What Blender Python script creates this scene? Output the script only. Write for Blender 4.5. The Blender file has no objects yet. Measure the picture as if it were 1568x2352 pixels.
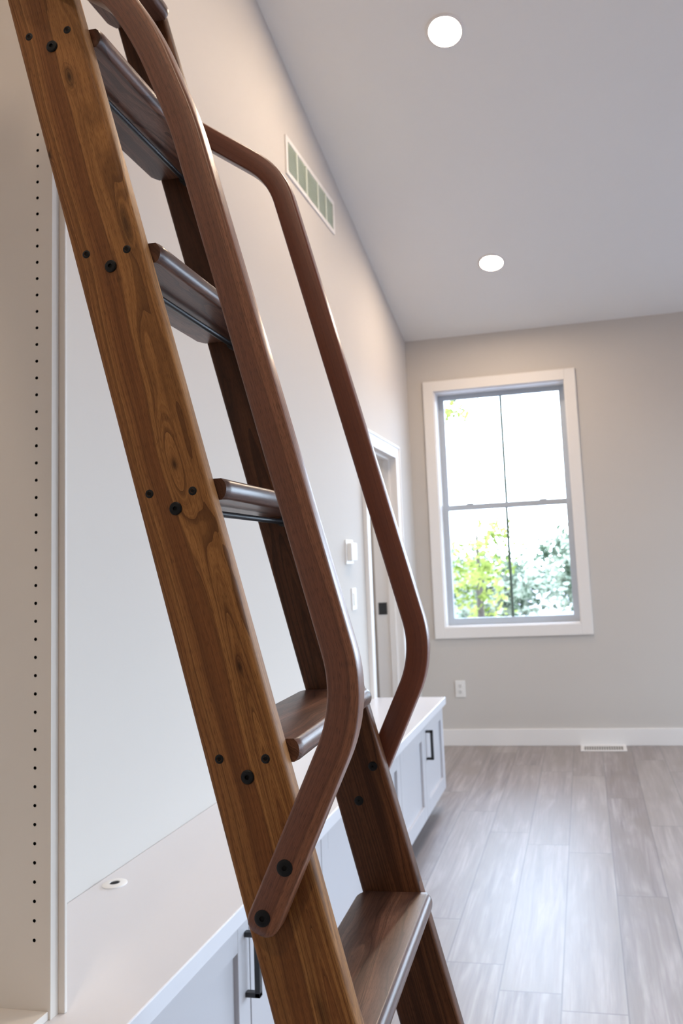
import bpy, bmesh, math, random
from mathutils import Vector, Matrix
from math import sin, cos, tan, pi, sqrt, atan2
S = bpy.context.scene
C = S.collection

# ------------------------------------------------------------------ camera, sky, lamps, exposure
CAM_H = 1.32
F_PX, YAW, PIT, ROL, CX, CY = 1753.78, 0.20103, 0.10668, -0.0498, 970.18, 1105.32
R0 = Vector((cos(YAW), sin(YAW), 0)); FW = Vector((-sin(YAW)*cos(PIT), cos(YAW)*cos(PIT), sin(PIT))); U0 = R0.cross(FW)
RR = R0*cos(ROL) + U0*sin(ROL); UU = -R0*sin(ROL) + U0*cos(ROL)
cd = bpy.data.cameras.new('camera'); cam = bpy.data.objects.new('camera', cd); C.objects.link(cam)
cam.matrix_world = Matrix(((RR.x, UU.x, -FW.x, 0), (RR.y, UU.y, -FW.y, 0), (RR.z, UU.z, -FW.z, CAM_H), (0, 0, 0, 1)))
cd.sensor_fit = 'HORIZONTAL'; cd.sensor_width = 24.0; cd.lens = F_PX/1568*24.0
cd.shift_x = -(CX-784)/1568; cd.shift_y = -(1176-CY)/1568
cd.clip_start = 0.05; cd.clip_end = 200
cd.dof.use_dof = True; cd.dof.focus_distance = 0.95; cd.dof.aperture_fstop = 8.0
S.camera = cam

SKY = 13.0
w = bpy.data.worlds.new('daylight'); S.world = w; w.use_nodes = True
wn = w.node_tree; wn.nodes.clear()
o_ = wn.nodes.new('ShaderNodeOutputWorld'); b_ = wn.nodes.new('ShaderNodeBackground')
tc_ = wn.nodes.new('ShaderNodeTexCoord'); sx_ = wn.nodes.new('ShaderNodeSeparateXYZ'); cr_ = wn.nodes.new('ShaderNodeValToRGB')
cr_.color_ramp.elements[0].position = 0.0; cr_.color_ramp.elements[0].color = (0.685, 0.82, 1.0, 1)
cr_.color_ramp.elements[1].position = 0.7; cr_.color_ramp.elements[1].color = (0.58, 0.71, 1.0, 1)
wn.links.new(tc_.outputs['Generated'], sx_.inputs[0]); wn.links.new(sx_.outputs['Z'], cr_.inputs[0])
wn.links.new(cr_.outputs[0], b_.inputs[0]); wn.links.new(b_.outputs[0], o_.inputs[0]); b_.inputs[1].default_value = SKY

S.view_settings.view_transform = 'Standard'; S.view_settings.look = 'None'
S.view_settings.gamma = 1.0; S.view_settings.use_curve_mapping = False
S.view_settings.exposure = 0.08
S.cycles.use_denoising = True
S.cycles.max_bounces = 12; S.cycles.diffuse_bounces = 8; S.cycles.glossy_bounces = 4
S.cycles.transparent_max_bounces = 8; S.cycles.sample_clamp_indirect = 8.0
S.cycles.caustics_reflective = False; S.cycles.caustics_refractive = False

# room numbers
XL, YB, HC, SL = -1.2253, 5.60, 3.018, 0.2904     # left wall, back wall, ceiling at back wall, slope
XR, YF, YRIDGE = 3.6, -3.6, 0.3
def ceil_z(y): return HC + SL*(YB-y) if y > YRIDGE else HC + SL*(YB-YRIDGE) - SL*(YRIDGE-y)
LAMP_POWER = 18.0
LAMP_COL = (1.0, 0.79, 0.59)
LAMP_R = 0.073

def lamp(x, y, power=LAMP_POWER):
    ld = bpy.data.lights.new('recessed_lamp', 'AREA'); ld.shape = 'DISK'; ld.size = LAMP_R*2
    ld.energy = power; ld.color = LAMP_COL
    lo = bpy.data.objects.new('recessed_lamp', ld); C.objects.link(lo)
    sgn = 1 if y > YRIDGE else -1
    nrm = Vector((0, sgn*SL, 1)).normalized()
    lo.location = Vector((x, y, ceil_z(y))) - nrm*0.012
    lo.rotation_euler = (math.atan(SL)*-sgn, 0, 0)
    return lo
for (x, y) in ((-0.45, 1.59), (-0.45, -0.02), (-0.45, -1.63)):
    lamp(x, y)
WINS_R = ((0.5, 2.3), (2.9, 5.1))     # daylight openings in the right wall (y ranges)
WZ0, WZ1 = 0.25, 2.35
def portal(loc, rot, sx, sy):
    ld = bpy.data.lights.new('window_portal', 'AREA'); ld.shape = 'RECTANGLE'; ld.size = sx; ld.size_y = sy
    ld.cycles.is_portal = True
    lo = bpy.data.objects.new('window_portal', ld); C.objects.link(lo); lo.location = loc; lo.rotation_euler = rot
portal((-0.534, YB+0.16, 1.723), (-pi/2, 0, 0), 0.96, 1.76); portal((2.04, YB+0.16, 1.723), (-pi/2, 0, 0), 2.1, 1.76)
for (a, b) in WINS_R: portal((XR+0.17, (a+b)/2, (WZ0+WZ1)/2), (0, pi/2, 0), WZ1-WZ0, b-a)

# ------------------------------------------------------------------ node helpers
class N:
    def __init__(s, name):
        s.m = bpy.data.materials.new(name); s.m.use_nodes = True; s.t = s.m.node_tree; s.t.nodes.clear()
        s.out = s.t.nodes.new('ShaderNodeOutputMaterial')
        s.p = s.t.nodes.new('ShaderNodeBsdfPrincipled'); s.t.links.new(s.p.outputs[0], s.out.inputs[0])
    def set(s, inp, v):
        if hasattr(v, 'is_linked') or isinstance(v, bpy.types.NodeSocket): s.t.links.new(v, inp)
        elif isinstance(v, (tuple, list)) and len(v) == 3 and inp.type == 'RGBA': inp.default_value = (*v, 1)
        else: inp.default_value = v
    def math(s, op, a, b=0.0, c=0.0, clamp=False):
        n = s.t.nodes.new('ShaderNodeMath'); n.operation = op; n.use_clamp = clamp
        for i, v in enumerate((a, b, c)): s.set(n.inputs[i], v)
        return n.outputs[0]
    def add(s, a, b): return s.math('ADD', a, b)
    def mul(s, a, b): return s.math('MULTIPLY', a, b)
    def noise(s, vec, scale=1, detail=2, rough=0.5, dist=0.0):
        n = s.t.nodes.new('ShaderNodeTexNoise'); s.set(n.inputs['Vector'], vec); n.inputs['Scale'].default_value = scale
        n.inputs['Detail'].default_value = detail; n.inputs['Roughness'].default_value = rough; n.inputs['Distortion'].default_value = dist
        return n.outputs[0]
    def noise1(s, wv, detail=2, rough=0.5):
        n = s.t.nodes.new('ShaderNodeTexNoise'); n.noise_dimensions = '1D'; s.set(n.inputs['W'], wv)
        n.inputs['Scale'].default_value = 1.0; n.inputs['Detail'].default_value = detail; n.inputs['Roughness'].default_value = rough
        return n.outputs[0]
    def comb(s, x, y, z=0.0):
        n = s.t.nodes.new('ShaderNodeCombineXYZ')
        for i, v in enumerate((x, y, z)): s.set(n.inputs[i], v)
        return n.outputs[0]
    def sep(s, v):
        n = s.t.nodes.new('ShaderNodeSeparateXYZ'); s.t.links.new(v, n.inputs[0]); return n.outputs
    def mix(s, f, a, b, mode='MIX'):
        n = s.t.nodes.new('ShaderNodeMix'); n.data_type = 'RGBA'; n.blend_type = mode
        s.set(n.inputs[0], f); s.set(n.inputs[6], a); s.set(n.inputs[7], b); return n.outputs[2]
    def ramp(s, v, pts):
        n = s.t.nodes.new('ShaderNodeValToRGB'); s.t.links.new(v, n.inputs[0]); e = n.color_ramp.elements
        while len(e) < len(pts): e.new(0.5)
        for el, (p, c) in zip(e, pts):
            el.position = p; el.color = (*c, 1) if isinstance(c, tuple) else (c, c, c, 1)
        return n.outputs[0]
    def smooth(s, v, lo, hi):
        n = s.t.nodes.new('ShaderNodeMapRange'); n.interpolation_type = 'SMOOTHSTEP'
        s.set(n.inputs[0], v); n.inputs[1].default_value = lo; n.inputs[2].default_value = hi; return n.outputs[0]
    def coord(s, k='Object'): return s.t.nodes.new('ShaderNodeTexCoord').outputs[k]
    def attr(s, name):
        n = s.t.nodes.new('ShaderNodeAttribute'); n.attribute_name = name; return n.outputs['Vector']
    def rand(s): return s.t.nodes.new('ShaderNodeObjectInfo').outputs['Random']
    def bump(s, h, strength=0.1, dist=0.001):
        n = s.t.nodes.new('ShaderNodeBump'); n.inputs['Strength'].default_value = strength; n.inputs['Distance'].default_value = dist
        s.t.links.new(h, n.inputs['Height']); s.t.links.new(n.outputs[0], s.p.inputs['Normal'])
    def fin(s, color=None, rough=None, metal=0.0, spec=None, coat=None, coat_rough=0.1):
        if color is not None: s.set(s.p.inputs['Base Color'], color)
        if rough is not None: s.set(s.p.inputs['Roughness'], rough)
        s.p.inputs['Metallic'].default_value = metal
        if spec is not None: s.p.inputs['Specular IOR Level'].default_value = spec
        if coat is not None: s.p.inputs['Coat Weight'].default_value = coat; s.p.inputs['Coat Roughness'].default_value = coat_rough
        return s.m

def paint(name, col, rough=0.6, tex=260, bump=0.05, spec=0.35, vary=0.03):
    n = N(name); v = n.coord('Object')
    a = n.noise(v, 1.3, 3); f = n.math('MULTIPLY', n.math('SUBTRACT', a, 0.5), vary*4)
    dark = tuple(c*0.9 for c in col)
    c = n.mix(n.math('ADD', f, 0.3, clamp=True), col, dark)
    n.bump(n.noise(v, tex, 2), bump, 0.0006)
    return n.fin(c, rough, spec=spec)

def walnut(name, base, dark, light, knots=(), ridge=None, rings=45.0, dense=0.0, rough=0.40, seed=0.0, contrast=1.0, coat=0.1, pores=1.0, wander=1.0, spec=0.35):
    """base/dark/light linear colours; grain attribute = (across, along, depth) in metres"""
    n = N(name); g = n.sep(n.attr('grain')); rs = n.add(n.mul(n.rand(), 37.0), seed)
    u, v, d = g[0], g[1], g[2]
    low = n.noise(n.comb(n.mul(u, 8.0), n.mul(v, 2.1), n.add(rs, n.mul(d, 8.0))), 1.0, 2.0, 0.5)
    mid = n.noise(n.comb(n.mul(u, 34.0), n.mul(v, 6.5), n.add(rs, n.mul(d, 20.0))), 1.0, 2.0, 0.5)
    ud = n.add(u, n.mul(d, 0.6))
    fld = n.add(n.mul(ud, rings), n.mul(n.math('SUBTRACT', low, 0.5), 3.6*wander))
    fld = n.add(fld, n.mul(n.math('SUBTRACT', mid, 0.5), 0.8*wander))
    if dense: fld = n.add(fld, n.mul(n.math('MINIMUM', n.add(ud, 0.002), 0.0), dense))
    kd = None
    for (ku, kv, su, sv, amp, dk) in knots:
        a = n.math('POWER', n.math('ABSOLUTE', n.math('DIVIDE', n.math('SUBTRACT', u, ku), su)), 2.0)
        b = n.math('POWER', n.math('ABSOLUTE', n.math('DIVIDE', n.math('SUBTRACT', v, kv), sv)), 2.0)
        e = n.math('EXPONENT', n.mul(n.add(a, b), -1.0))
        if amp: fld = n.add(fld, n.mul(e, amp))
        if dk:
            e2 = n.mul(n.math('EXPONENT', n.mul(n.add(a, b), -dk[0])), dk[1])
            kd = e2 if kd is None else n.math('MAXIMUM', kd, e2)
    if ridge:
        ru, rw, rc, v0, v1 = ridge
        e = n.math('EXPONENT', n.mul(n.math('POWER', n.math('ABSOLUTE', n.math('DIVIDE', n.math('SUBTRACT', u, ru), rw)), 2.0), -1.0))
        vv = n.math('MINIMUM', n.math('SUBTRACT', v, v0), 0.0) if v1 is None else n.math('SUBTRACT', v, v0)
        fld = n.add(fld, n.mul(n.mul(e, vv), rc))
    saw = n.math('FRACT', fld)
    line = n.math('POWER', saw, 7.0)
    amp = n.noise1(n.mul(n.math('FLOOR', fld), 1.37), 0)
    broad = n.noise1(n.mul(fld, 0.37), 1)
    streak = n.noise(n.comb(n.mul(fld, 3.1), n.mul(v, 0.9), rs), 1.0, 3.0, 0.65)
    streak2 = n.noise(n.comb(n.add(n.mul(u, 420.0), n.mul(fld, 2.0)), n.mul(v, 5.0), n.mul(d, 420.0)), 1.0, 3.0, 0.6)
    fib = n.noise(n.comb(n.mul(u, 1500.0), n.mul(v, 26.0), n.mul(d, 1500.0)), 1.0, 2.0, 0.6)
    pore = n.noise(n.comb(n.mul(u, 2400.0), n.mul(v, 85.0), n.mul(d, 2400.0)), 1.0, 1.0, 0.5)
    c = n.mix(n.smooth(broad, 0.34, 0.64), dark, light)
    c = n.mix(0.28, c, base)
    k1 = n.mul(n.mul(line, n.smooth(amp, 0.2, 0.6)), 0.85*contrast)
    c = n.mix(k1, c, tuple(x*0.30 for x in dark))
    c = n.mix(n.mul(n.smooth(streak, 0.42, 0.70), 0.60*contrast), c, tuple(x*0.50 for x in dark))
    c = n.mix(n.mul(n.smooth(streak2, 0.45, 0.75), 0.40*contrast), c, tuple(x*0.50 for x in dark))
    c = n.mix(n.mul(n.smooth(fib, 0.42, 0.72), 0.35*pores), c, tuple(x*0.45 for x in dark))
    c = n.mix(n.mul(n.smooth(pore, 0.56, 0.68), 0.55*pores), c, tuple(x*0.28 for x in dark))
    if kd is not None: c = n.mix(kd, c, (0.012, 0.006, 0.004))
    n.bump(n.add(fib, n.mul(pore, -0.6)), 0.12, 0.0004)
    return n.fin(c, n.add(rough-0.05, n.mul(fib, 0.10)), spec=spec, coat=coat, coat_rough=0.25)

# ------------------------------------------------------------------ mesh helpers
def obj(name, bm, mat, parent=None, smooth=False):
    me = bpy.data.meshes.new(name)
    bmesh.ops.recalc_face_normals(bm, faces=bm.faces[:])
    bm.to_mesh(me); bm.free()
    for p in me.polygons: p.use_smooth = smooth
    if smooth:
        try: me.set_sharp_from_angle(angle=math.radians(32))
        except Exception: pass
    o = bpy.data.objects.new(name, me); C.objects.link(o)
    if mat is not None: me.materials.append(mat)
    if parent is not None: o.parent = parent
    return o
def tag(o, label=None, cat=None, group=None, kind=None):
    if label: o['label'] = label
    if cat: o['category'] = cat
    if group: o['group'] = group
    if kind: o['kind'] = kind
    return o
def thing(name, label, cat, loc=(0, 0, 0), rotz=0.0, group=None):
    o = bpy.data.objects.new(name, None); C.objects.link(o); o.empty_display_size = 0.1
    o.location = loc; o.rotation_euler = (0, 0, rotz)
    return tag(o, label, cat, group)
def struct(name, bm, mat, parent=None, smooth=False):
    o = obj(name, bm, mat, parent, smooth)
    if parent is None: o['kind'] = 'structure'
    return o
def box(bm, x0, y0, z0, x1, y1, z1, bev=0.0, seg=2):
    t = bmesh.new(); bmesh.ops.create_cube(t, size=1.0)
    for vtx in t.verts:
        vtx.co = Vector(((x0+x1)/2 + vtx.co.x*(x1-x0), (y0+y1)/2 + vtx.co.y*(y1-y0), (z0+z1)/2 + vtx.co.z*(z1-z0)))
    if bev > 0: bmesh.ops.bevel(t, geom=t.edges[:], offset=bev, segments=seg, affect='EDGES', profile=0.5)
    merge(bm, t); return bm
def merge(bm, t):
    me = bpy.data.meshes.new('tmp'); t.to_mesh(me); t.free(); bm.from_mesh(me); bpy.data.meshes.remove(me)
def lathe(bm, prof, origin, axis='z', n=32, sx=1.0):
    """prof = [(r, h)...]; closed at ends when r == 0"""
    rings = []
    for (r, h) in prof:
        ring = []
        for k in range(n if r > 1e-7 else 1):
            a = 2*pi*k/n
            p = (r*cos(a)*sx, r*sin(a), h)
            if axis == 'z': q = Vector(p)
            elif axis == 'y': q = Vector((p[0], p[2], p[1]))
            else: q = Vector((p[2], p[0], p[1]))
            ring.append(bm.verts.new(q + Vector(origin)))
        rings.append(ring)
    for a, b in zip(rings, rings[1:]):
        if len(a) == 1 and len(b) == 1: continue
        for k in range(n):
            if len(a) == 1: bm.faces.new((a[0], b[k], b[(k+1) % n]))
            elif len(b) == 1: bm.faces.new((a[k], a[(k+1) % n], b[0]))
            else: bm.faces.new((a[k], a[(k+1) % n], b[(k+1) % n], b[k]))
    return bm
def prism(bm, pts, ax, a, b):
    """polygon pts (2D) extruded along axis ax from a to b"""
    def mk(p, t): return Vector((t, p[0], p[1])) if ax == 0 else Vector((p[0], t, p[1])) if ax == 1 else Vector((p[0], p[1], t))
    A = [bm.verts.new(mk(p, a)) for p in pts]; B = [bm.verts.new(mk(p, b)) for p in pts]
    bm.faces.new(A); bm.faces.new(list(reversed(B)))
    for i in range(len(pts)):
        j = (i+1) % len(pts); bm.faces.new((A[i], B[i], B[j], A[j]))
    return bm

# ------------------------------------------------------------------ materials
M_wall = paint('greige_wall_paint', (0.575, 0.538, 0.497), 0.75, 420, 0.10)
M_ceil = paint('ceiling_paint', (0.83, 0.82, 0.79), 0.9, 160, 0.22, spec=0.1)
M_trim = paint('white_trim_paint', (0.80, 0.77, 0.74), 0.45, 90, 0.02)
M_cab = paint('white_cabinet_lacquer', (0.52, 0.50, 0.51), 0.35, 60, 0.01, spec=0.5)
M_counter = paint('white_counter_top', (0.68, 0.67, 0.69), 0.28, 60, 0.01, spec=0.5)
M_panel = paint('shelf_panel_lacquer', (0.74, 0.69, 0.63), 0.5, 80, 0.02)
M_plastic = paint('white_plastic', (0.80, 0.78, 0.75), 0.35, 60, 0.0)
M_vinyl = paint('window_vinyl', (0.47, 0.51, 0.56), 0.4, 60, 0.0)
M_grille = paint('grille_paint', (0.12, 0.17, 0.14), 0.5, 60, 0.0)
n = N('black_metal'); M_black = n.fin((0.012, 0.012, 0.013), 0.42, 0.0, spec=0.6)
n = N('hole_shade_black'); M_hole_shade = n.fin((0.002, 0.002, 0.002), 0.6, spec=0.2)  # black for the shade inside holes, slots and sockets
n = N('black_oxide_screw'); M_screw = n.fin(n.mix(n.noise(n.coord(), 900, 2), (0.004, 0.005, 0.006), (0.011, 0.012, 0.014)), 0.45, 0.0, spec=0.25)
n = N('hall_wall_grey'); M_hall = n.fin((0.50, 0.47, 0.44), 0.8)  # plain grey for the hallway walls
n = N('lamp_lens'); n.fin((0.9, 0.9, 0.9), 0.5); n.p.inputs['Emission Color'].default_value = (*LAMP_COL, 1)
n.p.inputs['Emission Strength'].default_value = LAMP_POWER/(pi*pi*LAMP_R**2); M_lens = n.m

def glass_mat():
    n = N('window_glass'); t = n.t
    tr = t.nodes.new('ShaderNodeBsdfTransparent'); gl = t.nodes.new('ShaderNodeBsdfGlossy'); gl.inputs['Roughness'].default_value = 0.02
    lw = t.nodes.new('ShaderNodeLayerWeight'); lw.inputs[0].default_value = 0.3
    mx = t.nodes.new('ShaderNodeMixShader'); t.nodes.remove(n.p)
    t.links.new(n.mul(lw.outputs['Fresnel'], 0.6), mx.inputs[0]); t.links.new(tr.outputs[0], mx.inputs[1]); t.links.new(gl.outputs[0], mx.inputs[2])
    t.links.new(mx.outputs[0], n.out.inputs[0]); tr.inputs[0].default_value = (0.97, 0.99, 0.98, 1)
    return n.m
M_glass = glass_mat()

def floor_mat():
    n = N('vinyl_plank_floor'); P = n.sep(n.coord('Object')); x, y = P[0], P[1]
    W, L = 0.1915, 1.22
    xi = n.math('FLOOR', n.math('DIVIDE', n.add(x, 0.155+10*W), W)); fx = n.math('FRACT', n.math('DIVIDE', n.add(x, 0.155+10*W), W))
    off = n.noise1(n.mul(xi, 7.13), 0)
    yy = n.math('DIVIDE', n.add(n.add(y, 10.0), n.mul(off, 3.7)), L)
    yi = n.math('FLOOR', yy); fy = n.math('FRACT', yy)
    pid = n.noise(n.comb(n.mul(xi, 3.31), n.mul(yi, 5.77), 0.5), 1.0, 0)
    gr = n.noise(n.comb(n.mul(x, 26.0), n.mul(y, 1.7), n.mul(pid, 40.0)), 1.0, 4, 0.62, 0.6)
    gr2 = n.noise(n.comb(n.mul(x, 120.0), n.mul(y, 4.0), n.mul(pid, 90.0)), 1.0, 3, 0.6)
    blot = n.noise(n.comb(n.mul(x, 7.0), n.mul(y, 2.2), n.mul(pid, 20.0)), 1.0, 3, 0.5, 1.0)
    c = n.ramp(gr, [(0.30, (0.120, 0.092, 0.078)), (0.5, (0.255, 0.205, 0.193)), (0.70, (0.40, 0.355, 0.335))])
    c = n.mix(n.smooth(blot, 0.35, 0.7), c, (0.20, 0.155, 0.13))
    c = n.mix(n.mul(n.smooth(gr2, 0.4, 0.75), 0.35), c, (0.13, 0.095, 0.075))
    c = n.mix(n.smooth(pid, 0.3, 0.7), c, n.mix(0.30, c, (0.42, 0.37, 0.33)))
    e1 = n.math('MINIMUM', fx, n.math('SUBTRACT', 1.0, fx)); e2 = n.math('MINIMUM', fy, n.math('SUBTRACT', 1.0, fy))
    seam = n.math('MAXIMUM', n.math('LESS_THAN', e1, 0.012), n.math('LESS_THAN', e2, 0.0020))
    c = n.mix(n.mul(seam, 0.6), c, (0.06, 0.05, 0.045))
    n.bump(n.add(n.mul(gr2, 0.5), n.mul(seam, -2.0)), 0.25, 0.0012)
    return n.fin(c, n.add(0.36, n.mul(gr2, 0.10)), spec=0.9, coat=1.0, coat_rough=0.56)
M_floor = floor_mat()

# ------------------------------------------------------------------ setting
struct('floor', box(bmesh.new(), XL-0.15, YF-0.1, -0.12, XR+0.15, YB+0.15, 0.0), M_floor)
T = 0.165
bm = bmesh.new()     # sloped ceiling, ridge behind the view
prism(bm, [(YB+T, ceil_z(YB+T)), (YRIDGE, ceil_z(YRIDGE)), (YF-T, ceil_z(YF-T)), (YF-T, ceil_z(YF-T)+0.15), (YRIDGE, ceil_z(YRIDGE)+0.15), (YB+T, ceil_z(YB+T)+0.15)], 0, XL-T, XR+T)
struct('ceiling', bm, M_ceil)
def gable(bm, x0, x1, holes):
    """wall along y at x0..x1 with rectangular holes (y0,y1,z0,z1), cut into strips"""
    ys = sorted({YF, YB, YRIDGE} | {h[0] for h in holes} | {h[1] for h in holes})
    for a, b in zip(ys, ys[1:]):
        hs = [h for h in holes if h[0] <= a + 1e-6 and h[1] >= b - 1e-6]
        if not hs: prism(bm, [(a, -0.1), (b, -0.1), (b, ceil_z(b)+0.02), (a, ceil_z(a)+0.02)], 0, x0, x1)
        else:
            h = hs[0]
            if h[2] > 0.001: prism(bm, [(a, -0.1), (b, -0.1), (b, h[2]), (a, h[2])], 0, x0, x1)
            prism(bm, [(a, h[3]), (b, h[3]), (b, ceil_z(b)+0.02), (a, ceil_z(a)+0.02)], 0, x0, x1)
    return bm
DY0, DY1, DZ = 4.325, 5.055, 2.045
struct('wall_left', gable(bmesh.new(), XL-T, XL, [(DY0-0.015, DY1+0.015, 0.0, DZ+0.015)]), M_wall)
struct('wall_right', gable(bmesh.new(), XR, XR+T, [(a, b, WZ0, WZ1) for a, b in WINS_R]), M_wall)
WX0, WX1, WB0, WB1 = -1.022, -0.046, 0.842, 2.604
VX0, VX1 = 0.98, 3.10      # unseen back-wall window, added and widened for reflections on floor and handrails
bm = bmesh.new()
hb = ceil_z(YB)+0.02
for (x0, x1, z0, z1) in ((XL-T, WX0, -0.1, hb), (WX1, VX0, -0.1, hb), (VX1, XR+T, -0.1, hb), (WX0, WX1, -0.1, WB0), (WX0, WX1, WB1, hb), (VX0, VX1, -0.1, WB0), (VX0, VX1, WB1, hb)):
    box(bm, x0, YB, z0, x1, YB+T+0.04, z1)
struct('wall_back', bm, M_wall)
struct('wall_front', box(bmesh.new(), XL-T, YF-T, -0.1, XR+T, YF, ceil_z(YF)+0.02), M_wall)
# small hallway behind the open door
bm = bmesh.new(); hx0, hx1, hy0, hy1, hh = -3.0, XL-T, 3.2, 5.9, 2.5
box(bm, hx0-0.1, hy0, 0, hx0, hy1, hh)
struct('wall_hall_end', bm, M_hall)
struct('wall_hall_side', box(bmesh.new(), hx0, hy1, 0, hx1, hy1+0.1, hh), M_hall)
struct('wall_hall_near', box(bmesh.new(), hx0, hy0-0.1, 0, hx1, hy0, hh), M_hall)
struct('floor_hall', box(bmesh.new(), hx0, hy0, -0.12, XL-0.15, hy1, 0), M_floor)
struct('ceiling_hall', box(bmesh.new(), hx0, hy0, hh, hx1, hy1, hh+0.1), M_ceil)
ld = bpy.data.lights.new('hall_lamp', 'AREA'); ld.shape = 'DISK'; ld.size = 0.3; ld.energy = 9; ld.color = (1, 0.85, 0.66)
lo = bpy.data.objects.new('hall_lamp', ld); C.objects.link(lo); lo.location = (-2.0, 4.9, hh-0.02)

# baseboards
bm = box(bmesh.new(), XL, YB-0.014, 0, XR, YB, 0.116, 0.002, 1)
struct('baseboard_back', bm, M_trim)
struct('baseboard_left', box(bmesh.new(), XL, DY1+0.10, 0, XL+0.014, YB-0.014, 0.116, 0.002, 1), M_trim)
struct('baseboard_right', box(bmesh.new(), XR-0.014, YF, 0, XR, YB-0.014, 0.116, 0.002, 1), M_trim)

def frame(bm, ax, c, d, a0, a1, z0, z1, wd, bev=0.0, wb=None, wt=None):
    """rectangular frame in the plane axis ax, from c to d along the axis; (a0,a1,z0,z1) = inner opening; wd = member width outward"""
    wb = wd if wb is None else wb; wt = wd if wt is None else wt
    R = [(a0-wd, a0, z0-wb, z1+wt), (a1, a1+wd, z0-wb, z1+wt), (a0, a1, z1, z1+wt)]
    if wb: R.append((a0, a1, z0-wb, z0))
    for (p0, p1, q0, q1) in R:
        if ax == 1: box(bm, p0, min(c, d), q0, p1, max(c, d), q1, bev, 2)
        else: box(bm, min(c, d), p0, q0, max(c, d), p1, q1, bev, 2)
    return bm

def window(name, ax, face, inward, a0, a1, z0, z1, case_w):
    """sash window; face = inner wall plane coordinate, inward = sign pointing into the room"""
    out = -inward
    root = obj(name, frame(bmesh.new(), ax, face, face+inward*0.019, a0, a1, z0, z1, case_w, 0.003), M_trim)
    root['kind'] = 'structure'
    jl = 0.10
    bm = frame(bmesh.new(), ax, face, face+out*(0.16), a0+0.006, a1-0.006, z0+0.006, z1-0.006, 0.006)
    obj('jamb', bm, M_trim, root)
    zm = z0 + (z1-z0)*0.5
    s0 = face+out*jl; s1 = face+out*(jl+0.035)
    fr = 0.050
    low = obj('sash', frame(bmesh.new(), ax, s0, s1, a0+fr, a1-fr, z0+0.055, zm-0.021, fr-0.006, 0.003, wb=0.049, wt=0.042), M_vinyl, root)
    up = obj('sash', frame(bmesh.new(), ax, s1, s1+out*0.03, a0+fr, a1-fr, zm+0.021, z1-0.044, fr-0.006, 0.003, wb=0.042, wt=0.038), M_vinyl, root)
    am = (a0+a1)/2
    for s, par, q0, q1 in ((s0+out*0.017, low, z0+0.055, zm-0.021), (s1+out*0.015, up, zm+0.021, z1-0.044)):
        bm = bmesh.new()
        if ax == 1: box(bm, a0+fr, s-0.002, q0, a1-fr, s+0.002, q1)
        else: box(bm, s-0.002, a0+fr, q0, s+0.002, a1-fr, q1)
        obj('pane', bm, M_glass, par)
        bm = bmesh.new(); e = s - out*0.0085
        if ax == 1: box(bm, am-0.010, e-0.004, q0, am+0.010, e+0.004, q1)
        else: box(bm, e-0.004, am-0.010, q0, e+0.004, am+0.010, q1)
        obj('grille_bar', bm, M_grille, par)
    for q in (0.22, 0.78):
        p = a0 + (a1-a0)*q; bm = bmesh.new()
        if ax == 1: box(bm, p-0.028, s0-out*0.002, zm+0.021, p+0.028, s0+out*0.024, zm+0.029, 0.003)
        else: box(bm, min(s0, s0+out*.024), p-0.028, zm+0.021, max(s0, s0+out*.024), p+0.028, zm+0.029, 0.003)
        obj('sash_lock', bm, M_vinyl, root)
    return root
window('window_1', 1, YB, -1, WX0, WX1, WB0, WB1, 0.080)
window('window_4', 1, YB, -1, VX0, VX1, WB0, WB1, 0.080)  # out of view, added for its reflections
for i, (a, b) in enumerate(WINS_R): window('window_%d' % (i+2), 0, XR, -1, a, b, WZ0, WZ1, 0.085)

# door opening in the left wall: casing, jamb, strike plate and the opened door leaf
bm = frame(bmesh.new(), 0, XL, XL+0.018, DY0, DY1, 0.0, DZ, 0.085, 0.003, wb=0.0)
frame(bm, 0, XL, XL+0.026, DY0-0.073, DY1+0.073, 0.0, DZ+0.073, 0.014, 0.003, wb=0.0)
dr = obj('door_1', bm, M_trim); dr['kind'] = 'structure'
bm = frame(bmesh.new(), 0, XL-T-0.004, XL+0.001, DY0, DY1, 0.0, DZ, 0.015, wb=0.0)
box(bm, XL-0.075, DY1-0.011, 0, XL-0.035, DY1, DZ); box(bm, XL-0.075, DY0, 0, XL-0.035, DY0+0.011, DZ); box(bm, XL-0.075, DY0+0.011, DZ-0.011, XL-0.035, DY1-0.011, DZ)
obj('door_jamb', bm, M_trim, dr)
bm = box(bmesh.new(), XL-0.152, DY1-0.003, 0.988, XL-0.092, DY1+0.001, 1.068, 0.001)
obj('strike_plate', bm, M_black, dr)
bm = box(bmesh.new(), XL-T-0.74, DY0-0.055, 0.01, XL-T-0.02, DY0-0.02, DZ-0.01, 0.002)
obj('door_leaf', bm, M_trim, dr)

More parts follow.
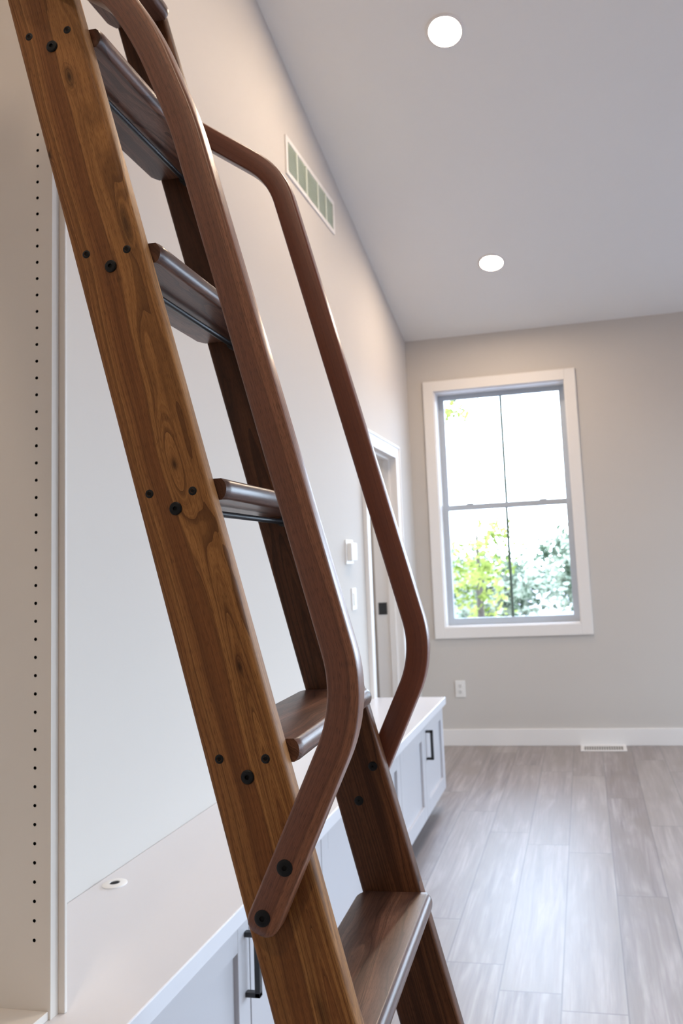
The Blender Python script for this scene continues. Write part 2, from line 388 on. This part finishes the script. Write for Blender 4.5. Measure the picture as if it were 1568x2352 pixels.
# ------------------------------------------------------------------ bench cabinets and counter
CZ = 0.578; CT = 0.040; XF = -0.800; YE = 4.265; XD = -0.818
ctr = obj('bench_counter', box(bmesh.new(), XL, 0.2, CZ-CT, XF, YE, CZ, 0.003, 2), M_counter)
tag(ctr, 'long white counter slab over the low cabinets along the wall', 'counter')
def cabinet(y0, y1, label, handles):
    c = thing('bench_cabinet', label, 'cabinet', (XL, y0, 0), group='low white cabinets under the bench counter')
    wd = y1-y0
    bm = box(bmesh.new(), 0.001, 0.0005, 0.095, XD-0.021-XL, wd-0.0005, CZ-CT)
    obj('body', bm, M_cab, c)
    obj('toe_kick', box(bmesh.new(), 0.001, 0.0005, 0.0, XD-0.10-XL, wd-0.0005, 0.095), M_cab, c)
    dw = wd/2
    for i in (0, 1):
        a0, a1 = i*dw+0.0025, (i+1)*dw-0.0025; z0, z1 = 0.098, CZ-CT-0.008
        xo, xi = XD-XL, XD-0.020-XL; st = 0.058
        bm = bmesh.new()
        for (p0, p1, q0, q1) in ((a0, a0+st, z0, z1), (a1-st, a1, z0, z1), (a0+st, a1-st, z1-st, z1), (a0+st, a1-st, z0, z0+st+0.012)):
            box(bm, xi, p0, q0, xo, p1, q1, 0.0012, 1)
        box(bm, xi, a0+st-0.004, z0+st, xi+0.008, a1-st+0.004, z1-st+0.004)
        d = obj('door', bm, M_cab, c)
        if handles[i]:
            hy = (a0+0.030) if i == 1 else (a1-0.030)
            if handles[i] == 'near': hy = a0+0.034
            if handles[i] == 'far': hy = a1-0.020
            hb_, ht_ = 0.362, 0.502
            bm = bmesh.new()
            box(bm, xo, hy-0.007, ht_-0.011, xo+0.036, hy+0.007, ht_, 0.0012, 1)
            box(bm, xo, hy-0.007, hb_, xo+0.036, hy+0.007, hb_+0.011, 0.0012, 1)
            box(bm, xo+0.023, hy-0.007, hb_, xo+0.036, hy+0.007, ht_, 0.0012, 1)
            obj('handle', bm, M_black, d)
    return c
cabinet(3.243, 4.243, 'white shaker cabinet at the far end of the bench, black pull on its end door', (None, 'near'))
cabinet(2.243, 3.243, 'middle white bench cabinet, seen between and behind the ladder rails', (None, None))
cabinet(1.243, 2.243, 'nearest white bench cabinet with a black pull half hidden by the ladder rail', ('far', None))
cabinet(0.243, 1.243, 'white bench cabinet below the tall bookcase, behind the ladder foot', (None, None))

g = thing('cable_grommet', 'small round white cable grommet with a dark hole on the counter', 'grommet', (-1.174, 1.756, CZ))
obj('rim', lathe(bmesh.new(), [(0.0, 0.0), (0.029, 0.0), (0.029, 0.0025), (0.026, 0.004), (0.0125, 0.0045), (0.0115, 0.0025), (0.0, 0.0025)], (0, 0, 0)), M_plastic, g, True)
obj('hole', lathe(bmesh.new(), [(0.0, 0.0027), (0.0114, 0.0027), (0.0114, 0.0034), (0.0, 0.0034)], (0.0, 0, 0)), M_hole_shade, g)  # solid black disc in place of the shaded opening

# ------------------------------------------------------------------ tall bookcase end with shelf pin holes
PY = 1.224; XPF = -0.942; BT = 3.25
bk = thing('tall_bookcase', 'tall built-in bookcase side with a column of shelf pin holes, on the counter', 'bookcase', (XL, PY, CZ))
def pin_panel():
    bm = bmesh.new()
    hx = -0.974; x0, x1, yf, yb = XL, XPF, PY, PY+0.019
    ztop = BT; cell = 0.032; r = 0.0031; nh = 47
    z_first = 2.180
    zs = [z_first - 0.03206*k for k in range(nh)]
    L_, R_ = hx-0.014, hx+0.014
    def V(x, y, z): return bm.verts.new((x-XL, y-PY, z-CZ))
    def quad(x_0, x_1, z_0, z_1):
        bm.faces.new((V(x_0, yf, z_0), V(x_1, yf, z_0), V(x_1, yf, z_1), V(x_0, yf, z_1)))
    zb, zt = zs[-1]-0.01603, zs[0]+0.01603
    quad(x0, L_, CZ, ztop); quad(R_, x1, CZ, ztop); quad(L_, R_, CZ, zb); quad(L_, R_, zt, ztop)
    for zc in zs:
        n_ = 16; ring = []; sq = []; back = []
        for k in range(n_):
            a = 2*pi*k/n_ + pi/n_
            ring.append(V(hx+r*cos(a), yf, zc+r*sin(a))); back.append(V(hx+r*cos(a), yf+0.011, zc+r*sin(a)))
            ca, sa = cos(a), sin(a); m_ = max(abs(ca), abs(sa))
            sq.append(V(hx+0.014*ca/m_, yf, zc+0.01603*sa/m_))
        for k in range(n_):
            j = (k+1) % n_
            bm.faces.new((sq[k], sq[j], ring[j], ring[k])); f = bm.faces.new((ring[k], ring[j], back[j], back[k])); f.material_index = 1  # bore walls coloured black for the shade inside
        # corners left open by the radial layout
        for (cx_, cz_, k0) in ((1, 1, 1), (-1, 1, 5), (-1, -1, 9), (1, -1, 13)):
            bm.faces.new((sq[k0], V(hx+0.014*cx_, yf, zc+0.01603*cz_), sq[(k0+1) % n_]))
        f = bm.faces.new(back); f.material_index = 1
    bmesh.ops.remove_doubles(bm, verts=bm.verts[:], dist=1e-5)
    # sides and back
    for (p, q) in (((x0, yf), (x0, yb)), ((x1, yf), (x1, yb)), ((x0, yb), (x1, yb))):
        bm.faces.new((V(p[0], p[1], CZ), V(q[0], q[1], CZ), V(q[0], q[1], ztop), V(p[0], p[1], ztop)))
    return bm
pp = pin_panel(); pp_o = obj('side_panel', pp, M_panel, bk); pp_o.data.materials.append(M_hole_shade)
obj('end_skin', box(bmesh.new(), 0.0, 0.0195, 0, XPF+0.013-XL, 0.0265, BT-CZ, 0.001, 1), M_panel, bk)
obj('side_panel', box(bmesh.new(), 0.0, -0.97, 0, XPF-XL, -0.951, BT-CZ), M_panel, bk)
obj('back_panel', box(bmesh.new(), 0.0, -0.951, 0, 0.008, 0.0, BT-CZ), M_panel, bk)
obj('shelf', box(bmesh.new(), 0.008, -0.951, 0.0, XPF-0.004-XL, 0.0, 0.014, 0.001, 1), M_panel, bk)
obj('top_panel', box(bmesh.new(), 0.0, -0.97, BT-CZ, XPF+0.013-XL, 0.0265, BT-CZ+0.02, 0.001, 1), M_panel, bk)

# ------------------------------------------------------------------ ladder
OX, OY, OZ, TH, AL, SW, LW, ST = -0.6257, 0.81219, 2.00801, -0.03262, 0.26005, 0.0909, 0.36511, 0.025
NF, NR, ZT, TT, B1, B2, STEP = 0.0551, -0.0616, 0.0354, 0.026, -0.0333, 0.0214, 0.305
TA = tan(AL)*OZ
base = Vector((OX, OY, 0)) + Vector((cos(TH), -sin(TH), 0))*TA
lad = thing('library_ladder', 'leaning walnut library ladder with curved handrails and black screws', 'ladder', base, -TH)
ca, sa = cos(AL), sin(AL)
def P_uv(u, v, s): return Vector((u*ca - v*sa - TA, s, u*sa + v*ca + OZ))

M_near = walnut('walnut_near_rail', (0.33, 0.142, 0.044), (0.215, 0.082, 0.030), (0.45, 0.215, 0.072),
    knots=((0.012, -0.050, 0.006, 0.016, 1.2, (2.2, 0.9)), (-0.0415, -0.142, 0.004, 0.010, 0.6, (2.5, 0.85)), (0.033, -0.272, 0.006, 0.030, 0.8, (1.2, 0.7)),
           (0.0125, -0.580, 0.015, 0.065, 1.9, None), (0.0125, -0.580, 0.005, 0.010, 0.0, (1.5, 0.8)), (0.018, -0.425, 0.014, 0.090, 0.7, None),
           (0.0245, -0.828, 0.004, 0.012, 0.6, (1.6, 0.75)), (0.012, -1.20, 0.006, 0.03, 0.8, (1.5, 0.6))),
    ridge=(0.0255, 0.012, -17.0, -0.66, None), rings=26, dense=70.0, seed=3.0, coat=0.0, rough=0.5, spec=0.18)
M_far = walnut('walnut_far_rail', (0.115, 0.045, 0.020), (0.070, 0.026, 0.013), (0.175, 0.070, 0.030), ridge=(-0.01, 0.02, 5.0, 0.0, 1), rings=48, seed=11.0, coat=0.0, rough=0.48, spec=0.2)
M_rail = walnut('walnut_handrail', (0.235, 0.090, 0.045), (0.170, 0.060, 0.031), (0.31, 0.128, 0.066), rings=90, seed=20.0, coat=0.5, contrast=0.75, rough=0.42, pores=1.3, wander=0.5)
M_railf = walnut('walnut_far_handrail', (0.165, 0.046, 0.023), (0.13, 0.036, 0.018), (0.20, 0.060, 0.030), rings=80, seed=27.0, coat=0.7, contrast=0.45, rough=0.42, pores=0.6, wander=0.4)  # same walnut as the near handrail, in a redder, darker tone
M_tread = walnut('walnut_tread', (0.145, 0.066, 0.042), (0.075, 0.030, 0.019), (0.23, 0.112, 0.072), ridge=(0.0, 0.03, 14.0, 0.0, 1), rings=55, seed=41.0, coat=0.32, rough=0.40, wander=2.6)

def grain_attr(bm_pts, o):
    a = o.data.attributes.new('grain', 'FLOAT_VECTOR', 'POINT')
    for i, g_ in enumerate(bm_pts): a.data[i].vector = g_

def rr_profile(hw, hd, r, seg=4):
    """rounded rectangle ring, (w, d) centred"""
    pts = []
    for (cx_, cy_, a0) in ((hw-r, hd-r, 0), (-hw+r, hd-r, pi/2), (-hw+r, -hd+r, pi), (hw-r, -hd+r, 3*pi/2)):
        for k in range(seg+1):
            a = a0 + (pi/2)*k/seg; pts.append((cx_+r*cos(a), cy_+r*sin(a)))
    return pts
def loft(rings, grains, cap=True):
    bm = bmesh.new(); G = []
    R_ = []
    for ring, gr in zip(rings, grains):
        R_.append([bm.verts.new(p) for p in ring]); G += list(gr)
    n_ = len(rings[0])
    for a, b in zip(R_, R_[1:]):
        for k in range(n_): bm.faces.new((a[k], a[(k+1) % n_], b[(k+1) % n_], b[k]))
    if cap: bm.faces.new(R_[0]); bm.faces.new(list(reversed(R_[-1])))
    return bm, G
def obj_g(name, bm, G, mat, parent):
    o = obj(name, bm, mat, parent, True); grain_attr(G, o); return o

def stile(s0, mat, top=0.93):
    prof = rr_profile(SW/2, ST/2, 0.0058, 5)
    rings, gr = [], []
    nseg = 40
    for k in range(nseg+1):
        ring, g_ = [], []
        for (u, d) in prof:
            vb = (-OZ - u*sa)/ca; vt = top/ca - u*tan(AL)*0
            v = vb + (vt-vb)*k/nseg
            ring.append(P_uv(u, v, s0+ST/2+d)); g_.append((u, v, d))
        rings.append(ring); gr.append(g_)
    bm, G = loft(rings, gr)
    return obj_g('stile', bm, G, mat, lad)
st_near = stile(0.0, M_near); st_far = stile(LW, M_far)

def fillet_path(pts, rad, step=0.008):
    out = [Vector(pts[0])]
    for i in range(1, len(pts)-1):
        p, a, b = Vector(pts[i]), Vector(pts[i-1]), Vector(pts[i+1])
        d1, d2 = (a-p).normalized(), (b-p).normalized(); ang = d1.angle(d2); r = rad[i-1]
        tl = r/tan(ang/2); c = p + (d1+d2).normalized()*(r/sin(ang/2)); s_, e_ = p+d1*tl, p+d2*tl
        a0 = atan2(s_.y-c.y, s_.x-c.x); a1 = atan2(e_.y-c.y, e_.x-c.x); da = (a1-a0+pi) % (2*pi) - pi
        m_ = max(3, int(abs(da)*r/step))
        out += [c + Vector((cos(a0+da*k/m_), sin(a0+da*k/m_)))*r for k in range(m_+1)]
    out.append(Vector(pts[-1]))
    res = [out[0]]
    for q in out[1:]:
        d = (q-res[-1]).length; m_ = max(1, int(d/0.03))
        res += [res[-1].lerp(q, k/m_) for k in range(1, m_+1)] if d > 1e-6 else []
    return res
def handrail(s0, mat, top, rad):
    HWd, HD = 0.0182, 0.0125
    du = top[0][0]-0.1475
    pts = [(-0.0225+du, -1.1010), (0.1475+du, -0.9010)] + top
    path = fillet_path(pts, rad)
    ext, cum = [], 0.0
    # densify the ends so that they can be rounded
    def rounded(first, second):
        d = (second-first).normalized(); return [first + d*t_ for t_ in (0.0, 0.0008, 0.0025, 0.005, 0.009, 0.0145)]
    A = rounded(path[0], path[1]); B = rounded(path[-1], path[-2])
    core = [q for q in path[1:-1] if (q-path[0]).length > 0.018 and (q-path[-1]).length > 0.018]
    path = A + core + list(reversed(B))
    rings, gr = [], []
    nP = len(path); tot = sum((path[i+1]-path[i]).length for i in range(nP-1))
    for i, q in enumerate(path):
        t_ = (path[min(i+1, nP-1)]-path[max(i-1, 0)]).normalized(); nrm = Vector((t_.y, -t_.x))
        e = min(cum, tot-cum)
        k = 1.0 if e >= 0.0145 else 0.30 + 0.70*sqrt(max(0.0, 1-((0.0145-e)/0.0145)**2))
        ring, g_ = [], []
        for (a, d) in rr_profile(HWd*k, HD if e > 0.003 else HD-0.0015, 0.0035, 4):
            c = q + nrm*a; ring.append(P_uv(c.x, c.y, s0+HD+d)); g_.append((a, cum, d))
        rings.append(ring); gr.append(g_)
        if i < nP-1: cum += (path[i+1]-q).length
    bm, G = loft(rings, gr)
    return obj_g('handrail', bm, G, mat, lad)
GAPR = 0.0006
hr_near = handrail(-0.025-GAPR, M_rail, [(0.1470, -0.19), (0.1325, -0.060), (0.1090, 0.012), (-0.03, 0.177)], (0.16, 0.6, 0.48, 0.1))
hr_far = handrail(LW+ST+GAPR, M_railf, [(0.1515, -0.033), (-0.026, 0.181)], (0.16, 0.14))

def screw(parent, c, r, side=-1, dome=0.0012, sock=0.33, name='screw'):
    """black socket screw head, axis along s; side -1 faces the viewer"""
    bm = bmesh.new(); h = dome
    lathe(bm, [(0.0, 0.0), (r, 0.0), (r, side*h*0.35), (r*0.86, side*h*0.85), (r*0.62, side*h), (r*sock, side*h)], c, 'y', 28)
    # hexagonal socket, recessed
    lathe(bm, [(r*sock, side*h), (r*sock*0.98, side*h*0.1), (0.0, side*h*0.1)], c, 'y', 28)
    o = obj(name, bm, M_screw, parent, True)
    bm = bmesh.new(); lathe(bm, [(0.0, side*h*0.12), (r*sock*0.96, side*h*0.12), (r*sock*0.96, side*h*0.30), (0.0, side*h*0.30)], c, 'y', 6)
    obj('hex_socket', bm, M_hole_shade, o)
    return o
def P_k(k, n_, z, s): return Vector((n_ - TA + tan(AL)*k*STEP, s, OZ - k*STEP + z))   # relative to the k-th bolt
for k in range(-2, 7):
    nose = ZT-TT/2
    screw(lad, P_k(k, 0, 0, -0.0002), 0.0078, -1, 0.0022, 0.34, 'bolt')
    screw(lad, P_k(k, B1, nose-0.003, 0.0002), 0.0052, -1, 0.0008, 0.5, 'screw')
    screw(lad, P_k(k, B2, nose-0.003, 0.0002), 0.0052, -1, 0.0008, 0.5, 'screw')
for (u, v) in ((0.0259, -1.0430), (-0.0127, -1.0859)):
    screw(hr_near, P_uv(u, v, -0.0252-GAPR), 0.0088, -1, 0.0012, 0.33, 'bolt')
for (u, v) in ((0.0275, -1.0410), (-0.0095, -1.0848)):
    screw(lad, P_uv(u, v, LW-0.0001), 0.0072, -1, 0.0012, 0.22, 'bolt')

def tread(k):
    # horizontal board between the stiles: full bullnose front, clipped rear corners; grain runs along s
    s0, s1 = ST+0.0003, LW-0.0003
    prof = []      # (n, z) side profile ring
    rn = TT/2
    for j in range(9):
        a = pi/2 - pi*j/8; prof.append((NF - rn*0.72 + rn*0.72*cos(a), ZT - rn + rn*sin(a)))
    prof += [(NR+0.003, ZT-TT), (NR, ZT-TT+0.003), (NR, ZT-0.003), (NR+0.003, ZT)]
    secs = [0.0, 0.004, 0.009, 0.014, 0.02] ; L_ = s1-s0
    ss = secs + [0.05+ (L_-0.1)*i/8 for i in range(9)] + [L_-x for x in reversed(secs)]
    rings, gr = [], []
    for s_ in ss:
        e = min(s_, L_-s_)
        clip_r = max(0.0, 0.013-e)*0.60      # rear corners clipped
        clip_f = 0.006*max(0.0, 1-e/0.007)**2 if e < 0.007 else 0.0
        ring, g_ = [], []
        for (n_, z_) in prof:
            q = n_ + (clip_r if n_ < 0 else 0) - (clip_f*0.5 if n_ > NF-rn*0.5 else 0)
            ring.append(P_k(k, q, z_, s0+s_)); g_.append((q + 0.11*k, s_ + 0.6*k, z_))
        rings.append(ring); gr.append(g_)
    bm, G = loft(rings, gr)
    o = obj_g('tread', bm, G, M_tread, lad)
    bm = bmesh.new()
    lathe(bm, [(0.0, ST), (0.0042, ST), (0.0042, LW), (0.0, LW)], P_k(k, 0, 0, 0), 'y', 20)
    lathe(bm, [(0.0042, LW-0.012), (0.0075, LW-0.012), (0.0075, LW), (0.0042, LW)], P_k(k, 0, 0, 0), 'y', 20)
    obj('tie_rod', bm, M_black, o, True)
for k in range(-2, 7): tread(k)

# ------------------------------------------------------------------ wall fittings
def wall_vent():
    y0, y1, z0, z1 = 3.188, 3.896, 3.149, 3.342
    t = thing('wall_vent', 'long white return air grille high on the wall near the ceiling', 'vent', (XL, (y0+y1)/2, z0))
    bm = bmesh.new(); w_ = (y1-y0)/2; h_ = z1-z0
    frame(bm, 0, 0.0, 0.008, -w_+0.022, w_-0.022, 0.022, h_-0.022, 0.022, 0.002)
    obj('frame', bm, M_trim, t)
    bm = bmesh.new()
    for i in range(13):
        z = 0.026 + i*(h_-0.052)/12
        tb = bmesh.new(); box(tb, -0.006, -w_+0.022, -0.0008, 0.006, w_-0.022, 0.0008)
        bmesh.ops.rotate(tb, verts=tb.verts[:], cent=(0, 0, 0), matrix=Matrix.Rotation(0.75, 3, 'Y'))
        bmesh.ops.translate(tb, verts=tb.verts[:], vec=(0.0035, 0, z)); merge(bm, tb)
    for q in (-0.30, -0.12, 0.12, 0.30): box(bm, 0.0, q*2*w_-0.006, 0.02, 0.0085, q*2*w_+0.006, h_-0.02)
    obj('louvers', bm, paint('vent_louver_reflection_tint', (0.76, 0.80, 0.70), 0.35), t)  # reflected green light is put into the louver colour
    obj('backing', box(bmesh.new(), 0.0, -w_+0.02, 0.02, 0.001, w_-0.02, h_-0.02), paint('vent_back', (0.62, 0.66, 0.58), 0.6), t)  # backing brightened and tinted with the same reflected green
wall_vent()
t = thing('thermostat', 'white boxy thermostat on the wall above the light switch', 'thermostat', (XL, 3.935, 1.345))
obj('back_plate', box(bmesh.new(), 0, -0.062, -0.012, 0.008, 0.062, 0.118, 0.003), M_plastic, t)
obj('body', box(bmesh.new(), 0.008, -0.048, 0.006, 0.034, 0.048, 0.100, 0.004), M_plastic, t)
obj('screen', box(bmesh.new(), 0.034, -0.032, 0.050, 0.0348, 0.032, 0.088, 0.0003, 1), paint('screen_grey', (0.55, 0.58, 0.52), 0.2), t)
t = thing('light_switch', 'white rocker light switch on the wall beside the door casing', 'switch', (XL, 3.995, 1.088))
obj('wall_plate', box(bmesh.new(), 0, -0.038, 0, 0.006, 0.038, 0.116, 0.002), M_plastic, t)
obj('rocker', box(bmesh.new(), 0.006, -0.017, 0.025, 0.0105, 0.017, 0.091, 0.002), paint('switch_rocker', (0.80, 0.80, 0.70), 0.3), t)
t = thing('wall_outlet', 'white duplex outlet low on the wall under the window', 'outlet', (-0.938, YB, 0.342))
obj('wall_plate', box(bmesh.new(), -0.036, -0.006, 0, 0.036, 0, 0.117, 0.002), M_plastic, t)
for zc in (0.038, 0.079):
    r_ = obj('receptacle', lathe(bmesh.new(), [(0, -0.006), (0.0165, -0.006), (0.016, -0.0085), (0, -0.0085)], (0, 0, zc), 'y', 24), paint('receptacle_plastic', (0.72, 0.70, 0.67), 0.35), t)
    bm = bmesh.new()
    for dx in (-0.006, 0.006): box(bm, dx-0.001, -0.0089, zc-0.001, dx+0.001, -0.0084, zc+0.007)
    box(bm, -0.002, -0.0089, zc-0.010, 0.002, -0.0084, zc-0.006)
    obj('slots', bm, M_hole_shade, r_)
t = thing('floor_register', 'white rectangular floor register beside the baseboard under the window', 'vent', (0.045, 5.507, 0))
obj('frame', frame(bmesh.new(), 1, -0.07, 0.07, -0.138, 0.138, 0, 0.001, 0.015) if False else (lambda b: (box(b, -0.153, -0.078, 0, 0.153, -0.058, 0.006, 0.002), box(b, -0.153, 0.058, 0, 0.153, 0.078, 0.006, 0.002), box(b, -0.153, -0.058, 0, -0.133, 0.058, 0.006, 0.002), box(b, 0.133, -0.058, 0, 0.153, 0.058, 0.006, 0.002), b)[-1])(bmesh.new()), M_trim, t)
bm = bmesh.new()
for i in range(17): box(bm, -0.130+i*0.0163-0.002, -0.058, 0.0008, -0.130+i*0.0163+0.002, 0.058, 0.0045)
obj('slats', bm, M_trim, t)
obj('damper', box(bmesh.new(), -0.133, -0.058, 0.0001, 0.133, 0.058, 0.0008), paint('damper_grey', (0.25, 0.24, 0.22), 0.6), t)

# two visible recessed ceiling lights
def downlight(x, y, label):
    nrm = Vector((0, SL, 1)).normalized()
    t = thing('recessed_light', label, 'ceiling light', Vector((x, y, ceil_z(y))), 0.0, 'recessed lights in the sloped ceiling')
    t.rotation_euler = (-math.atan(SL), 0, 0)
    bm = bmesh.new(); r = LAMP_R
    lathe(bm, [(r, -0.002), (r, -0.006), (r+0.004, -0.007), (r+0.012, -0.005), (r+0.0145, 0.0), (r, 0.0)], (0, 0, 0), 'z', 48)
    obj('trim_ring', bm, M_trim, t, True)
    bm = bmesh.new(); lathe(bm, [(0, -0.0045), (r, -0.0045), (r, -0.002), (0, -0.002)], (0, 0, 0), 'z', 48)
    obj('lens', bm, M_lens, t)
downlight(-0.446, 3.205, 'lit round recessed light, the larger and nearer of the two')
downlight(-0.451, 4.814, 'lit round recessed light nearer the window wall, the smaller one')

# ------------------------------------------------------------------ outside
n = N('pale_gravel'); c = n.mix(n.noise(n.coord(), 3, 4), (0.26, 0.24, 0.25), (0.36, 0.33, 0.33)); M_lawn = n.fin(c, 0.9)
gr_ = bmesh.new(); box(gr_, -60, -40, -0.5, 60, 80, -0.3)
tag(struct('ground_outside', gr_, M_lawn), kind='structure')
def leaf_mat(name, a, b):
    n = N(name); t = n.t
    g_ = n.noise(n.coord(), 2.5, 3); c = n.mix(n.smooth(g_, 0.35, 0.65), a, b)
    df = t.nodes.new('ShaderNodeBsdfDiffuse'); tl = t.nodes.new('ShaderNodeBsdfTranslucent'); mx = t.nodes.new('ShaderNodeMixShader')
    t.links.new(c, df.inputs[0]); t.links.new(c, tl.inputs[0]); mx.inputs[0].default_value = 0.45
    t.links.new(df.outputs[0], mx.inputs[1]); t.links.new(tl.outputs[0], mx.inputs[2]); t.nodes.remove(n.p)
    t.links.new(mx.outputs[0], n.out.inputs[0]); return n.m
M_leaf1 = leaf_mat('maple_leaves', (0.080, 0.120, 0.016), (0.400, 0.430, 0.120))
M_leaf2 = leaf_mat('hedge_leaves', (0.060, 0.085, 0.050), (0.500, 0.530, 0.400))
n = N('bark'); M_bark = n.fin(n.mix(n.noise(n.coord(), 14, 4), (0.05, 0.04, 0.03), (0.14, 0.11, 0.09)), 0.9)
def tree(name, label, cat, x, y, h, rad, zc, nclu, nleaf, size, mat, seed, spread=0.3, group=None, hz=None):
    rnd = random.Random(seed)
    t = thing(name, label, cat, (x, y, -0.3), 0, group)
    bm = bmesh.new(); lathe(bm, [(0.0, 0), (0.035*h, 0), (0.02*h, h*0.4), (0.008*h, h*0.8), (0, h*0.82)], (0, 0, 0), 'z', 12)
    hz = hz or rad
    cl = []
    for i in range(nclu):
        while True:
            p = Vector((rnd.uniform(-1, 1), rnd.uniform(-1, 1), rnd.uniform(-1, 1)))
            if 0.15 < p.length < 1: break
        q = Vector((p.x*rad, p.y*rad, p.z*hz + zc)); cl.append(q)
        if i % 3 == 0:
            b0 = Vector((0, 0, max(0.3, q.z*0.55))); d = q-b0; side = d.cross(Vector((0, 0, 1))).normalized()*0.012
            up = Vector((0, 0, 0.012))
            vs = [bm.verts.new(b0+side*2), bm.verts.new(b0-side*2), bm.verts.new(b0+up*2), bm.verts.new(q)]
            bm.faces.new((vs[0], vs[1], vs[3])); bm.faces.new((vs[1], vs[2], vs[3])); bm.faces.new((vs[2], vs[0], vs[3]))
    obj('trunk', bm, M_bark, t)
    bm = bmesh.new()
    for q in cl:
        for j in range(nleaf):
            c_ = q + Vector((rnd.gauss(0, spread), rnd.gauss(0, spread), rnd.gauss(0, spread*0.75)))
            a = Vector((rnd.gauss(0, 1), rnd.gauss(0, 1), rnd.gauss(0, 0.6))).normalized(); b = a.orthogonal().normalized(); s_ = size*rnd.uniform(0.6, 1.3)
            vs = [bm.verts.new(c_+a*s_*k1+b*s_*k2) for k1, k2 in ((-0.6, 0), (-0.15, -0.35), (0.35, -0.22), (0.65, 0), (0.35, 0.22), (-0.15, 0.35))]
            bm.faces.new(vs)
    obj('foliage', bm, mat, t)
    return t
tree('maple_tree', 'bright yellow-green leafy tree with high branches reaching into the upper window pane', 'tree', -3.0, 11.0, 5.2, 1.7, 4.2, 60, 40, 0.10, M_leaf1, 5, 0.18, hz=1.1)
tree('maple_sapling', 'low yellow-green sapling outside behind the lower left window pane', 'tree', -1.62, 12.0, 2.5, 0.58, 1.62, 22, 34, 0.085, M_leaf1, 9, 0.15, hz=0.85)
for i, (x, y, h, r, lb) in enumerate(((-2.2, 19, 1.7, 1.2, 'dark green bush outside the window, lowest at the middle grille bar'), (-0.1, 21.5, 2.35, 1.25, 'rounded grey-green shrub outside the window, the rightmost'),
        (-4.6, 24.5, 2.2, 1.5, 'pale green shrub far behind the leafy tree outside'), (3.6, 25, 2.6, 1.6, 'grey-green shrub outside hidden past the window casing'), (-8.8, 28, 3.0, 2.0, 'far green shrub outside past the window edge'))):
    tree('garden_shrub', lb, 'shrub', x, y, h, r, h*0.52, 62, 46, 0.15, M_leaf2, 30+i, 0.26, 'shrubs beyond the window', hz=h*0.48)
